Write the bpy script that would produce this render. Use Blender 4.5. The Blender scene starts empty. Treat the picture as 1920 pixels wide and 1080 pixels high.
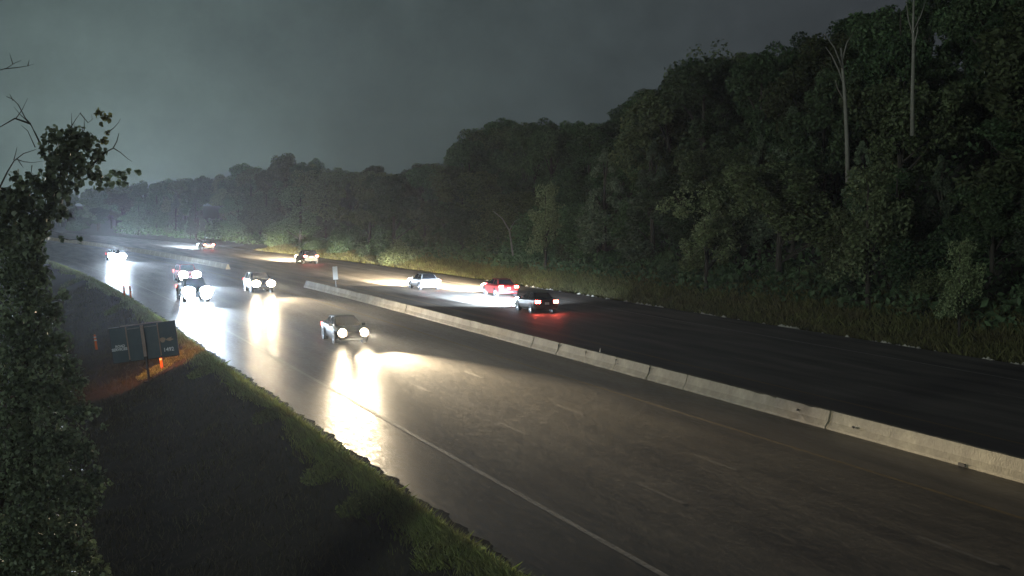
import bpy, bmesh, math, random
import numpy as np
from mathutils import Vector, Matrix, Euler

random.seed(7)
rng = np.random.default_rng(7)
scene = bpy.context.scene
COL = scene.collection
R = math.radians

# ------------------------------------------------------------------ camera
CAM_H = 7.977
PITCH, YAW = R(3.335), R(19.113)
FOC = 2780.0                     # focal length in pixels of the 1920 px wide picture
camd = bpy.data.cameras.new('camera')
camd.sensor_width = 36.0
camd.lens = 36.0 * FOC / 1920.0
camd.clip_start = 0.5
camd.clip_end = 3000
cam = bpy.data.objects.new('camera', camd)
COL.objects.link(cam)
cam.location = (0, 0, CAM_H)
cam.rotation_euler = (math.pi / 2 - PITCH, 0, -YAW)
scene.camera = cam

# ------------------------------------------------------------------ night sky with town glow low on the left
world = bpy.data.worlds.new('World')
scene.world = world
world.use_nodes = True
wt = world.node_tree
wt.nodes.clear()
wo = wt.nodes.new('ShaderNodeOutputWorld')
wb = wt.nodes.new('ShaderNodeBackground')
wt.links.new(wb.outputs[0], wo.inputs[0])
wb.inputs[1].default_value = 0.88
tc = wt.nodes.new('ShaderNodeTexCoord')
dot = wt.nodes.new('ShaderNodeVectorMath'); dot.operation = 'DOT_PRODUCT'
gd = Vector((math.sin(R(3.0)), math.cos(R(3.0)), 0.0)).normalized()
dot.inputs[1].default_value = gd
wt.links.new(tc.outputs['Generated'], dot.inputs[0])
ramp = wt.nodes.new('ShaderNodeValToRGB')
wt.links.new(dot.outputs['Value'], ramp.inputs[0])
cr = ramp.color_ramp
cr.elements[0].position = 0.0; cr.elements[0].color = (0.020, 0.022, 0.027, 1)
cr.elements[1].position = 1.0; cr.elements[1].color = (0.150, 0.210, 0.195, 1)
for p, c in ((0.80, (0.036, 0.040, 0.047, 1)), (0.90, (0.046, 0.055, 0.060, 1)),
             (0.955, (0.056, 0.073, 0.075, 1)), (0.982, (0.066, 0.090, 0.088, 1)), (0.994, (0.098, 0.138, 0.130, 1))):
    e = cr.elements.new(p); e.color = c
nz = wt.nodes.new('ShaderNodeTexNoise'); nz.inputs['Scale'].default_value = 22.0
nz.inputs['Detail'].default_value = 12.0
nz.inputs['Roughness'].default_value = 0.72
wt.links.new(tc.outputs['Generated'], nz.inputs['Vector'])
mr = wt.nodes.new('ShaderNodeMapRange')
mr.inputs['From Min'].default_value = 0.3; mr.inputs['From Max'].default_value = 0.7
mr.inputs['To Min'].default_value = 0.80; mr.inputs['To Max'].default_value = 1.18
wt.links.new(nz.outputs['Fac'], mr.inputs['Value'])
vm = wt.nodes.new('ShaderNodeVectorMath'); vm.operation = 'SCALE'
wt.links.new(ramp.outputs[0], vm.inputs[0]); wt.links.new(mr.outputs[0], vm.inputs['Scale'])
wt.links.new(vm.outputs[0], wb.inputs[0])

# ------------------------------------------------------------------ weak fill sun, added to shape the trees
sd = bpy.data.lights.new('side_fill', 'SUN')
sd.energy = 0.62; sd.angle = R(4); sd.color = (0.88, 1.0, 0.92)
so = bpy.data.objects.new('side_fill', sd); COL.objects.link(so)
so.rotation_euler = Vector((0.84, 0.50, -0.13)).to_track_quat('-Z', 'Y').to_euler()

vs = scene.view_settings
vs.view_transform = 'Standard'; vs.look = 'None'; vs.exposure = 0.0; vs.gamma = 1.0
vs.use_curve_mapping = False
scene.render.engine = 'CYCLES'
scene.cycles.max_bounces = 6
scene.cycles.diffuse_bounces = 2
scene.cycles.glossy_bounces = 2
scene.cycles.transmission_bounces = 3
scene.cycles.volume_bounces = 0
scene.cycles.sample_clamp_indirect = 2.0
scene.cycles.use_denoising = True

# ------------------------------------------------------------------ helpers
RV = Vector((math.cos(YAW), -math.sin(YAW), 0))
FV = Vector((math.sin(YAW) * math.cos(PITCH), math.cos(YAW) * math.cos(PITCH), -math.sin(PITCH)))
UV = RV.cross(FV)


def at(u, v, w):
    """a point of the place from where it shows in the photograph and its distance in metres"""
    d = FV * FOC + RV * (u - 960) - UV * (v - 540)
    return Vector((0, 0, CAM_H)) + d * (w / FOC)


def pixel(p):
    q = Vector(p) - Vector((0, 0, CAM_H)); w = q.dot(FV)
    return 960 + FOC * q.dot(RV) / w, 540 - FOC * q.dot(UV) / w, w


def off(y):
    return -0.00036 * max(0.0, y - 100.0) ** 2


def head(y):
    return math.atan(-0.00072 * max(0.0, y - 100.0))


def P(X, y, z=0.0):
    """road coordinates (lateral offset X, distance y) to the place"""
    return Vector((X + off(y), y, z))


def link(name, me, parent=None, mat=None):
    o = bpy.data.objects.new(name, me)
    COL.objects.link(o)
    if mat is not None and me is not None and not me.materials:
        me.materials.append(mat)
    if parent is not None:
        o.parent = parent
    return o


def np_mesh(name, verts, faces_flat, per, mat=None, smooth=False):
    me = bpy.data.meshes.new(name)
    verts = np.asarray(verts, dtype=np.float32).reshape(-1, 3)
    idx = np.asarray(faces_flat, dtype=np.int32).ravel()
    n = len(idx) // per
    me.vertices.add(len(verts)); me.vertices.foreach_set('co', verts.ravel())
    me.loops.add(len(idx)); me.loops.foreach_set('vertex_index', idx)
    me.polygons.add(n)
    me.polygons.foreach_set('loop_start', np.arange(0, n * per, per, dtype=np.int32))
    me.polygons.foreach_set('use_smooth', np.full(n, smooth))
    me.update(calc_edges=True)
    if mat: me.materials.append(mat)
    return me


def tag(o, label=None, cat=None, group=None, kind=None):
    if label: o['label'] = label
    if cat: o['category'] = cat
    if group: o['group'] = group
    if kind: o['kind'] = kind
    return o


def empty(name, loc, rz=0.0):
    o = bpy.data.objects.new(name, None)
    COL.objects.link(o); o.location = loc; o.rotation_euler = (0, 0, rz)
    o.empty_display_size = 0.3
    return o


KIDS = {}


def kids(o):
    return [c for c in COL.objects if c.parent is o]


def copy_tree(o, parent=None, cache=None):
    c = o.copy(); COL.objects.link(c)
    if parent is not None: c.parent = parent
    for ch in cache.get(o.name, []):
        copy_tree(ch, c, cache)
    return c


class MB:
    def __init__(s):
        s.v = []; s.f = []

    def add(s, vs_, fs_):
        b = len(s.v); s.v += [tuple(p) for p in vs_]; s.f += [tuple(i + b for i in f) for f in fs_]

    def box(s, c, d, rot=None):
        x, y, z = d[0] / 2, d[1] / 2, d[2] / 2
        pts = [Vector((a * x, b * y, e * z)) for a in (-1, 1) for b in (-1, 1) for e in (-1, 1)]
        if rot: pts = [rot @ p for p in pts]
        s.add([p + Vector(c) for p in pts],
              [(0, 1, 3, 2), (4, 6, 7, 5), (0, 4, 5, 1), (2, 3, 7, 6), (0, 2, 6, 4), (1, 5, 7, 3)])

    def tube(s, pts, rad, n=6):
        pts = [Vector(p) for p in pts]
        if not hasattr(rad, '__len__'): rad = [rad] * len(pts)
        base = len(s.v)
        for i, p in enumerate(pts):
            a = pts[max(0, i - 1)]; b = pts[min(len(pts) - 1, i + 1)]
            d = (b - a).normalized()
            u = d.cross(Vector((0, 0, 1)) if abs(d.z) < 0.9 else Vector((1, 0, 0))).normalized()
            w = d.cross(u)
            for k in range(n):
                t = 2 * math.pi * k / n
                s.v.append(tuple(p + (u * math.cos(t) + w * math.sin(t)) * rad[i]))
        for i in range(len(pts) - 1):
            for k in range(n):
                a = base + i * n + k; b = base + i * n + (k + 1) % n
                s.f.append((a, b, b + n, a + n))
        s.f.append(tuple(base + k for k in range(n))[::-1])
        s.f.append(tuple(base + (len(pts) - 1) * n + k for k in range(n)))

    def lathe(s, prof, n=16, axis='z', c=(0, 0, 0)):
        base = len(s.v)
        for r_, h in prof:
            for k in range(n):
                t = 2 * math.pi * k / n
                a, b = r_ * math.cos(t), r_ * math.sin(t)
                p = (a, b, h) if axis == 'z' else (h, a, b)
                s.v.append((p[0] + c[0], p[1] + c[1], p[2] + c[2]))
        for i in range(len(prof) - 1):
            for k in range(n):
                a = base + i * n + k; b = base + i * n + (k + 1) % n
                s.f.append((a, b, b + n, a + n))
        s.f.append(tuple(base + k for k in range(n))[::-1])
        s.f.append(tuple(base + (len(prof) - 1) * n + k for k in range(n)))

    def mesh(s, name, mat=None, smooth=False, bevel=0.0):
        me = bpy.data.meshes.new(name)
        me.from_pydata(s.v, [], s.f)
        bm = bmesh.new(); bm.from_mesh(me)
        bmesh.ops.recalc_face_normals(bm, faces=bm.faces)
        if bevel > 0:
            es = [e for e in bm.edges if len(e.link_faces) == 2 and e.calc_face_angle(0) > 0.5]
            bmesh.ops.bevel(bm, geom=es, offset=bevel, segments=2, profile=0.6, affect='EDGES')
        bm.to_mesh(me); bm.free()
        if smooth:
            me.polygons.foreach_set('use_smooth', [True] * len(me.polygons))
        if mat: me.materials.append(mat)
        return me

    def build(s, name, mat=None, parent=None, smooth=False, bevel=0.0):
        return link(name, s.mesh(name, mat, smooth, bevel), parent)


# ------------------------------------------------------------------ materials
def mat(name, base, rough=0.7, metal=0.0, spec=0.5, emit=None, es=0.0, var=None, vscale=3.0,
        bump=0.0, bscale=20.0, trans=0.0, island=0.0, detail=6.0, coat=0.0, tint=None):
    m = bpy.data.materials.new(name); m.use_nodes = True
    nt = m.node_tree; b = nt.nodes['Principled BSDF']
    b.inputs['Base Color'].default_value = (*base, 1)
    b.inputs['Roughness'].default_value = rough
    b.inputs['Metallic'].default_value = metal
    b.inputs['Specular IOR Level'].default_value = spec
    if coat: b.inputs['Coat Weight'].default_value = coat
    if emit:
        b.inputs['Emission Color'].default_value = (*emit, 1)
        b.inputs['Emission Strength'].default_value = es
    src = None
    if var:
        t = nt.nodes.new('ShaderNodeTexCoord'); n = nt.nodes.new('ShaderNodeTexNoise')
        n.inputs['Scale'].default_value = vscale; n.inputs['Detail'].default_value = detail
        n.inputs['Roughness'].default_value = 0.65
        nt.links.new(t.outputs['Object'], n.inputs['Vector'])
        r_ = nt.nodes.new('ShaderNodeValToRGB')
        r_.color_ramp.elements[0].position = 0.3; r_.color_ramp.elements[0].color = (*var, 1)
        r_.color_ramp.elements[1].position = 0.7; r_.color_ramp.elements[1].color = (*base, 1)
        nt.links.new(n.outputs['Fac'], r_.inputs[0])
        src = r_.outputs[0]
    if island:
        g = nt.nodes.new('ShaderNodeNewGeometry'); oi = nt.nodes.new('ShaderNodeObjectInfo')
        mp = nt.nodes.new('ShaderNodeMapRange')
        mp.inputs['To Min'].default_value = 1 - island; mp.inputs['To Max'].default_value = 1 + island
        nt.links.new(g.outputs['Random Per Island'], mp.inputs['Value'])
        mp2 = nt.nodes.new('ShaderNodeMapRange')
        mp2.inputs['To Min'].default_value = 0.5; mp2.inputs['To Max'].default_value = 1.5
        nt.links.new(oi.outputs['Random'], mp2.inputs['Value'])
        mu = nt.nodes.new('ShaderNodeMath'); mu.operation = 'MULTIPLY'
        nt.links.new(mp.outputs[0], mu.inputs[0]); nt.links.new(mp2.outputs[0], mu.inputs[1])
        sc = nt.nodes.new('ShaderNodeVectorMath'); sc.operation = 'SCALE'
        if src is not None: nt.links.new(src, sc.inputs[0])
        else: sc.inputs[0].default_value = base
        nt.links.new(mu.outputs[0], sc.inputs['Scale'])
        src = sc.outputs[0]
        if tint:
            mx = nt.nodes.new('ShaderNodeMix'); mx.data_type = 'RGBA'; mx.blend_type = 'MULTIPLY'
            mx.inputs['Factor'].default_value = 1.0
            w_ = nt.nodes.new('ShaderNodeTexWhiteNoise'); w_.noise_dimensions = '1D'
            nt.links.new(oi.outputs['Random'], w_.inputs['W'])
            rr = nt.nodes.new('ShaderNodeMix'); rr.data_type = 'RGBA'
            rr.inputs[6].default_value = (1, 1, 1, 1); rr.inputs[7].default_value = (*tint, 1)
            nt.links.new(w_.outputs['Value'], rr.inputs[0])
            nt.links.new(src, mx.inputs[6]); nt.links.new(rr.outputs[2], mx.inputs[7])
            src = mx.outputs[2]
    if src is not None: nt.links.new(src, b.inputs['Base Color'])
    if bump:
        t = nt.nodes.new('ShaderNodeTexCoord'); n = nt.nodes.new('ShaderNodeTexNoise')
        n.inputs['Scale'].default_value = bscale; n.inputs['Detail'].default_value = 5
        nt.links.new(t.outputs['Object'], n.inputs['Vector'])
        bp = nt.nodes.new('ShaderNodeBump'); bp.inputs['Strength'].default_value = bump
        bp.inputs['Distance'].default_value = 0.02
        nt.links.new(n.outputs['Fac'], bp.inputs['Height']); nt.links.new(bp.outputs[0], b.inputs['Normal'])
    if trans:
        b.inputs['Subsurface Weight'].default_value = 0
        tr = nt.nodes.new('ShaderNodeBsdfTranslucent'); ms = nt.nodes.new('ShaderNodeMixShader')
        ms.inputs[0].default_value = trans
        if src is not None: nt.links.new(src, tr.inputs[0])
        else: tr.inputs[0].default_value = (*base, 1)
        out = nt.nodes['Material Output']
        nt.links.new(b.outputs[0], ms.inputs[1]); nt.links.new(tr.outputs[0], ms.inputs[2])
        nt.links.new(ms.outputs[0], out.inputs[0])
    return m


def pavement_mat(name, lo, hi, rough):
    """worn damp paving: patches stretched along the lanes, tyre tracks, slab joints, fine grain"""
    m = bpy.data.materials.new(name); m.use_nodes = True
    nt = m.node_tree; b = nt.nodes['Principled BSDF']
    t = nt.nodes.new('ShaderNodeTexCoord')
    mp = nt.nodes.new('ShaderNodeMapping'); mp.inputs['Scale'].default_value = (0.9, 0.09, 1)
    nt.links.new(t.outputs['Object'], mp.inputs[0])
    n1 = nt.nodes.new('ShaderNodeTexNoise'); n1.inputs['Scale'].default_value = 1.0; n1.inputs['Detail'].default_value = 8
    nt.links.new(mp.outputs[0], n1.inputs['Vector'])
    n2 = nt.nodes.new('ShaderNodeTexNoise'); n2.inputs['Scale'].default_value = 9.0; n2.inputs['Detail'].default_value = 10
    n2.inputs['Roughness'].default_value = 0.75
    mp2 = nt.nodes.new('ShaderNodeMapping'); mp2.inputs['Scale'].default_value = (0.75, 0.13, 1)
    nt.links.new(t.outputs['Object'], mp2.inputs[0]); nt.links.new(mp2.outputs[0], n2.inputs['Vector'])
    ad = nt.nodes.new('ShaderNodeMath'); ad.operation = 'ADD'
    nt.links.new(n1.outputs['Fac'], ad.inputs[0]); nt.links.new(n2.outputs['Fac'], ad.inputs[1])
    r_ = nt.nodes.new('ShaderNodeValToRGB')
    r_.color_ramp.elements[0].position = 0.40; r_.color_ramp.elements[0].color = (*lo, 1)
    r_.color_ramp.elements[1].position = 0.60; r_.color_ramp.elements[1].color = (*hi, 1)
    hm = nt.nodes.new('ShaderNodeMath'); hm.operation = 'MULTIPLY'; hm.inputs[1].default_value = 0.5
    nt.links.new(ad.outputs[0], hm.inputs[0]); nt.links.new(hm.outputs[0], r_.inputs[0])
    sx = nt.nodes.new('ShaderNodeSeparateXYZ'); nt.links.new(t.outputs['Object'], sx.inputs[0])
    # wheel tracks, two to a lane
    wx = nt.nodes.new('ShaderNodeMath'); wx.operation = 'SUBTRACT'; wx.inputs[1].default_value = 14.2
    nt.links.new(sx.outputs['X'], wx.inputs[0])
    wm = nt.nodes.new('ShaderNodeMath'); wm.operation = 'MULTIPLY'; wm.inputs[1].default_value = 2 * math.pi / 1.83
    nt.links.new(wx.outputs[0], wm.inputs[0])
    wc = nt.nodes.new('ShaderNodeMath'); wc.operation = 'COSINE'; nt.links.new(wm.outputs[0], wc.inputs[0])
    wk = nt.nodes.new('ShaderNodeMath'); wk.operation = 'MULTIPLY_ADD'; wk.inputs[1].default_value = -0.014
    nt.links.new(wc.outputs[0], wk.inputs[0]); nt.links.new(hm.outputs[0], wk.inputs[2])
    nt.links.new(wk.outputs[0], r_.inputs[0])
    # transverse joints
    jw = nt.nodes.new('ShaderNodeMath'); jw.operation = 'MODULO'; jw.inputs[1].default_value = 9.15
    ya = nt.nodes.new('ShaderNodeMath'); ya.operation = 'ADD'; ya.inputs[1].default_value = 1000.3
    nt.links.new(sx.outputs['Y'], ya.inputs[0]); nt.links.new(ya.outputs[0], jw.inputs[0])
    lt = nt.nodes.new('ShaderNodeMath'); lt.operation = 'LESS_THAN'; lt.inputs[1].default_value = 0.05
    nt.links.new(jw.outputs[0], lt.inputs[0])
    mx = nt.nodes.new('ShaderNodeMix'); mx.data_type = 'RGBA'
    jm = nt.nodes.new('ShaderNodeMath'); jm.operation = 'MULTIPLY'; jm.inputs[1].default_value = 0.45
    nt.links.new(lt.outputs[0], jm.inputs[0]); nt.links.new(jm.outputs[0], mx.inputs[0])
    nt.links.new(r_.outputs[0], mx.inputs[6]); mx.inputs[7].default_value = (0.02, 0.018, 0.016, 1)
    nt.links.new(mx.outputs[2], b.inputs['Base Color'])
    rr = nt.nodes.new('ShaderNodeMapRange'); rr.inputs['To Min'].default_value = rough - 0.12
    rr.inputs['To Max'].default_value = rough + 0.18
    nt.links.new(n2.outputs['Fac'], rr.inputs['Value']); rr.inputs['From Min'].default_value = .35; rr.inputs['From Max'].default_value = .65; nt.links.new(rr.outputs[0], b.inputs['Roughness'])
    b.inputs['Specular IOR Level'].default_value = 0.35
    bp = nt.nodes.new('ShaderNodeBump'); bp.inputs['Strength'].default_value = 0.35; bp.inputs['Distance'].default_value = 0.006
    n3 = nt.nodes.new('ShaderNodeTexNoise'); n3.inputs['Scale'].default_value = 26.0; n3.inputs['Detail'].default_value = 6
    nt.links.new(t.outputs['Object'], n3.inputs['Vector'])
    nt.links.new(n3.outputs['Fac'], bp.inputs['Height']); nt.links.new(bp.outputs[0], b.inputs['Normal'])
    return m


M = {}
M['pave'] = pavement_mat('damp_pavement', (0.045, 0.039, 0.032), (0.200, 0.172, 0.130), 0.42)
M['pave_west'] = pavement_mat('far_pavement', (0.055, 0.049, 0.043), (0.190, 0.172, 0.145), 0.60)
M['white_line'] = mat('worn_white_paint', (0.42, 0.40, 0.35), 0.6, var=(0.16, 0.145, 0.12), vscale=4.0, bump=0.3)
M['dash'] = mat('faded_white_paint', (0.27, 0.25, 0.22), 0.65, var=(0.13, 0.115, 0.09), vscale=3.0)
M['yellow_line'] = mat('worn_yellow_paint', (0.32, 0.22, 0.07), 0.6, var=(0.13, 0.10, 0.06), vscale=5.0)
M['notch'] = None
M['concrete'] = mat('weathered_concrete', (0.42, 0.37, 0.25), 0.8, var=(0.20, 0.172, 0.115), vscale=1.6, bump=0.6, bscale=14)
M['joint'] = mat('dark_joint', (0.03, 0.028, 0.025), 0.9)
M['soil'] = mat('dark_soil', (0.045, 0.040, 0.030), 0.95, var=(0.020, 0.020, 0.014), vscale=1.3, bump=1.0, bscale=5, detail=10)
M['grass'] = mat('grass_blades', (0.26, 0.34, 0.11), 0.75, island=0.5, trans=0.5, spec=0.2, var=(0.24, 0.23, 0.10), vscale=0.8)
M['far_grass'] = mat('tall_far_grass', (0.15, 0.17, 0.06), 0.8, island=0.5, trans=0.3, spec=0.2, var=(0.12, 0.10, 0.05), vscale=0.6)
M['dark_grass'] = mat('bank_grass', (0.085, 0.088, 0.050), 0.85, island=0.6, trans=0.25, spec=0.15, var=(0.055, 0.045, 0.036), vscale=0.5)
M['leaf_a'] = mat('oak_leaves', (0.088, 0.130, 0.062), 0.6, island=0.5, trans=0.3, spec=0.3, tint=(0.85, 1.0, 0.95))
M['leaf_b'] = mat('elm_leaves', (0.112, 0.148, 0.070), 0.6, island=0.5, trans=0.3, spec=0.3, tint=(1.0, 0.92, 0.85))
M['leaf_c'] = mat('cedar_needles', (0.110, 0.145, 0.090), 0.7, island=0.4, trans=0.1, spec=0.2)
M['leaf_l'] = mat('pale_green_leaves', (0.24, 0.30, 0.15), 0.55, island=0.5, trans=0.35, spec=0.3)
M['leaf_n'] = mat('near_leaves', (0.135, 0.175, 0.105), 0.5, island=0.6, trans=0.3, spec=0.4)
M['leaf_y'] = mat('yellowing_leaves', (0.20, 0.21, 0.08), 0.5, island=0.5, trans=0.35, spec=0.3)
M['bark'] = mat('bark', (0.060, 0.052, 0.042), 0.9, var=(0.03, 0.026, 0.02), vscale=6, bump=0.6)
M['dead_bark'] = mat('bleached_dead_wood', (0.30, 0.30, 0.26), 0.85, var=(0.2, 0.2, 0.17), vscale=3)
M['glass'] = mat('tinted_glass', (0.012, 0.014, 0.018), 0.05, spec=0.8)
M['rubber'] = mat('tyre_rubber', (0.018, 0.018, 0.018), 0.8)
M['rim'] = mat('alloy', (0.45, 0.45, 0.46), 0.3, metal=0.9)
M['trim'] = mat('black_plastic', (0.02, 0.02, 0.022), 0.5)
M['chrome'] = mat('chrome', (0.7, 0.7, 0.72), 0.15, metal=1.0)
M['plate'] = mat('number_plate', (0.6, 0.62, 0.62), 0.5)
M['steel'] = mat('galvanised_steel', (0.32, 0.33, 0.33), 0.5, metal=0.5, var=(0.2, 0.2, 0.2), vscale=8)
M['signback'] = mat('dark_blue_green_board', (0.075, 0.120, 0.140), 0.5, var=(0.05, 0.085, 0.10), vscale=1.5, metal=0.2)
M['signframe'] = mat('black_frame', (0.015, 0.016, 0.018), 0.6)
M['tanpost'] = mat('tan_post', (0.40, 0.30, 0.25), 0.7, var=(0.28, 0.20, 0.16), vscale=4)
M['signtext'] = mat('pale_vinyl_lettering', (0.75, 0.82, 0.85), 0.5)
M['emblem'] = mat('tan_emblem', (0.42, 0.31, 0.22), 0.6)
M['amber'] = mat('amber_led', (0.3, 0.1, 0.02), 0.5, emit=(1.0, 0.30, 0.08), es=40.0)
M['orange'] = mat('orange_plastic', (0.85, 0.20, 0.03), 0.5, emit=None)
M['reflect'] = mat('retro_sheeting', (0.85, 0.85, 0.8), 0.4)
M['rock'] = mat('pale_limestone', (0.62, 0.60, 0.52), 0.9, var=(0.4, 0.38, 0.32), vscale=5, bump=0.5)
M['hl'] = {}


def paint(name, c):
    return mat(name, c, 0.32, metal=0.25, spec=0.5, coat=0.6)


# ------------------------------------------------------------------ terrain and carriageways
GX = [(-400, 20), (-200, 12), (-100, 5), (-40, 0), (-15, -2.6), (-4, -2.9), (2, -2.6), (5, -2.0), (7.2, -1.15), (8.4, -0.55), (9.1, -0.22),
      (9.7, -0.02), (10.05, 0.03), (10.12, -0.08), (10.4, -0.10), (47.3, -0.10), (47.6, -0.08), (48.6, -0.45), (49.6, -0.40), (51.0, 0.0)]


def hillf(y):
    return float(np.interp(y, [60, 110, 150, 200, 260, 350, 600], [1.0, 1.0, 0.78, 0.5, 0.22, 0.15, 0.12]))


def terrain(X, y):
    if X <= 51.0:
        z = float(np.interp(X, [a for a, _ in GX], [b for _, b in GX]))
    else:
        g = float(np.interp(X, [51, 56, 60, 70, 85, 100, 140, 250, 700], [0, 1.0, 3.0, 8.0, 14, 19, 28, 32, 34]))
        z = g * hillf(y) + 0.12 * min(X - 51, 6)
    if X < 9.0 or X > 49:
        k = min(1.0, (9.0 - X) / 4 if X < 9 else (X - 49) / 4)
        z += k * (0.18 * math.sin(X * 0.9 + y * 0.37) * math.sin(y * 0.53 + 1.3) + 0.08 * math.sin(X * 2.3) * math.sin(y * 1.7))
    return z


Xs = [-400, -300, -200, -140, -100, -70, -50, -40, -30, -22, -15, -10, -7, -4, -2, 0] + \
     [0.7 * i for i in range(1, 12)] + [8.1, 8.4, 8.75, 9.1, 9.4, 9.7, 9.9, 10.05, 10.12, 10.4, 20, 30, 40, 47.3, 47.6, 48.1, 48.6, 49.1, 49.6, 50.3, 51] + \
     [52 + 1.5 * i for i in range(34)] + [106, 112, 120, 130, 145, 165, 200, 250, 330, 450, 700]
Ys = [-120, -90, -60, -30, -10] + [5 + 3 * i for i in range(50)] + [160 + 6 * i for i in range(40)] + [420, 450, 480, 520, 560, 600, 680, 780, 900, 1100]
vv = []
for y in Ys:
    for X in Xs:
        vv.append(P(X, min(y, 620), terrain(X, y))[:2] + (terrain(X, y),) if y <= 620 else (X + off(620) + (y - 620) * -0.37, y, terrain(X, y)))
nx = len(Xs)
ff = []
for j in range(len(Ys) - 1):
    for i in range(nx - 1):
        a = j * nx + i
        ff += [a, a + 1, a + 1 + nx, a + nx]
ground = link('ground', np_mesh('ground', [tuple(p) for p in vv], ff, 4, M['soil'], True))
tag(ground, 'dark soil and grass ground, embankment and wooded hillside', kind='structure')


def strip(X0, X1, z0, z1, y0, y1, step=4.0):
    n = max(1, int(math.ceil((y1 - y0) / step)))
    v = []; f = []
    for k in range(n + 1):
        y = y0 + (y1 - y0) * k / n
        v += [P(X0, y, z0), P(X1, y, z1)]
        if k: f += [2 * k - 2, 2 * k - 1, 2 * k + 1, 2 * k]
    return v, f


def strip_obj(name, X0, X1, z, y0, y1, m, parent=None, step=4.0):
    v, f = strip(X0, X1, z, z, y0, y1, step)
    return link(name, np_mesh(name, [tuple(p) for p in v], f, 4, m), parent)


def slab(name, X0, X1, y0, y1, m):
    mb = MB(); n = int((y1 - y0) / 4)
    for k in range(n + 1):
        y = y0 + (y1 - y0) * k / n
        mb.v += [tuple(P(X0, y, -0.4)), tuple(P(X0, y, 0)), tuple(P(X1, y, 0)), tuple(P(X1, y, -0.4))]
        if k:
            b = 4 * k - 4
            for q in range(3):
                mb.f.append((b + q, b + q + 1, b + q + 5, b + q + 4))
    return mb.build(name, m)


road = slab('road', 10.28, 29.2, -60, 600, M['pave'])
tag(road, 'damp near carriageway with three lanes, shoulders and worn lines', kind='structure')
west = slab('far_carriageway', 29.2, 47.2, -60, 600, M['pave_west'])
tag(west, 'far carriageway beyond the concrete barrier', kind='structure')


def dash_loop(X, phase, y0, y1, parent, m):
    me = None
    y = phase
    while y < y1:
        if y >= y0:
            strip_obj('lane_dash', X - 0.07, X + 0.07, 0.004, y - 1.52, y + 1.52, m, parent, 1.6)
        y += 12.2


strip_obj('edge_line', 13.22, 13.40, 0.004, 10, 560, M['white_line'], road)
strip_obj('yellow_edge_line', 24.20, 24.36, 0.004, 10, 560, M['yellow_line'], road)
dash_loop(17.0, 48.9 - 24.4, 20, 260, road, M['dash'])
dash_loop(20.62, 52.8 - 24.4, 20, 260, road, M['dash'])
strip_obj('edge_line', 42.95, 43.10, 0.004, 20, 560, M['white_line'], west)
strip_obj('yellow_edge_line', 31.7, 31.85, 0.004, 20, 560, M['yellow_line'], west)
dash_loop(39.2, 50, 50, 260, west, M['dash'])
dash_loop(35.5, 54, 50, 260, west, M['dash'])

# dark strip along the shoulder edge, ragged on its road side
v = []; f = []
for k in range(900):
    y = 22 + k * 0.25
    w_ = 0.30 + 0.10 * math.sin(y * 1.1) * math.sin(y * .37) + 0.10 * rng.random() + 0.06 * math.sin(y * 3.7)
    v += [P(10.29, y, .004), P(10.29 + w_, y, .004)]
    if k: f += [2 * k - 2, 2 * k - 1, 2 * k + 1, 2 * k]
link('dark_edge_strip', np_mesh('dark_edge_strip', [tuple(p) for p in v], f, 4, mat('dark_strip', (0.022, 0.019, 0.014), 1.0, spec=0.05, var=(0.012, 0.011, 0.008), vscale=4)), road)

# pale stones and rubble along the far shoulder
v = []; f = []
pebs = 0
for k in range(900):
    y = 38 + 110 * rng.random() ** 1.3
    if math.sin(y * 0.55) + math.sin(y * 1.9 + 1) + rng.normal(0, .5) < 0.25: continue
    X = 47.45 + rng.normal(0, 0.13)
    s = 0.05 + 0.10 * rng.random() ** 2
    c = P(X, y, terrain(X, y) + s * 0.4)
    b = len(v)
    for d in ((1, 0, 0), (0, 1, 0), (-1, 0, 0), (0, -1, 0), (0, 0, 1), (0, 0, -1)):
        q = 0.7 + 0.6 * rng.random()
        v.append((c.x + d[0] * s * q * 1.4, c.y + d[1] * s * q * 1.4, c.z + d[2] * s * q))
    for a, bb in ((0, 1), (1, 2), (2, 3), (3, 0)):
        f += [b + a, b + bb, b + 4, b + bb, b + a, b + 5]
tag(link('roadside_stones', np_mesh('roadside_stones', v, f, 3, M['rock'])), 'pale broken stones scattered along the far shoulder edge', kind='stuff')

# ------------------------------------------------------------------ concrete barriers
PROF = [(-0.30, 0.0), (-0.30, 0.08), (-0.18, 0.27), (-0.09, 0.63), (0.09, 0.63), (0.18, 0.27), (0.30, 0.08), (0.30, 0.0)]


def barrier_seg_mesh(L, gap, seed):
    r_ = random.Random(seed); mb = MB(); n = 6
    ys = [-L / 2 + gap / 2 + (L - gap) * k / n for k in range(n + 1)]
    for k, y in enumerate(ys):
        sc = 1.0
        for (x, z) in PROF:
            chip = (r_.random() < 0.10) * 0.035 if 0 < z < 0.8 or k in (0, n) else 0
            mb.v.append((x * (1 - chip * 1.5), y, z - chip * (z > 0.5) + (0.004 * r_.random() if z > 0.5 else 0)))
    m_ = len(PROF)
    for k in range(n):
        for i in range(m_ - 1):
            a = k * m_ + i
            mb.f.append((a, a + 1, a + 1 + m_, a + m_))
        mb.f.append((k * m_ + m_ - 1, k * m_, k * m_ + m_, k * m_ + 2 * m_ - 1))
    mb.f.append(tuple(range(m_))); mb.f.append(tuple(n * m_ + i for i in range(m_))[::-1])
    return mb.mesh('barrier_segment', M['concrete'], bevel=0.012)


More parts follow.
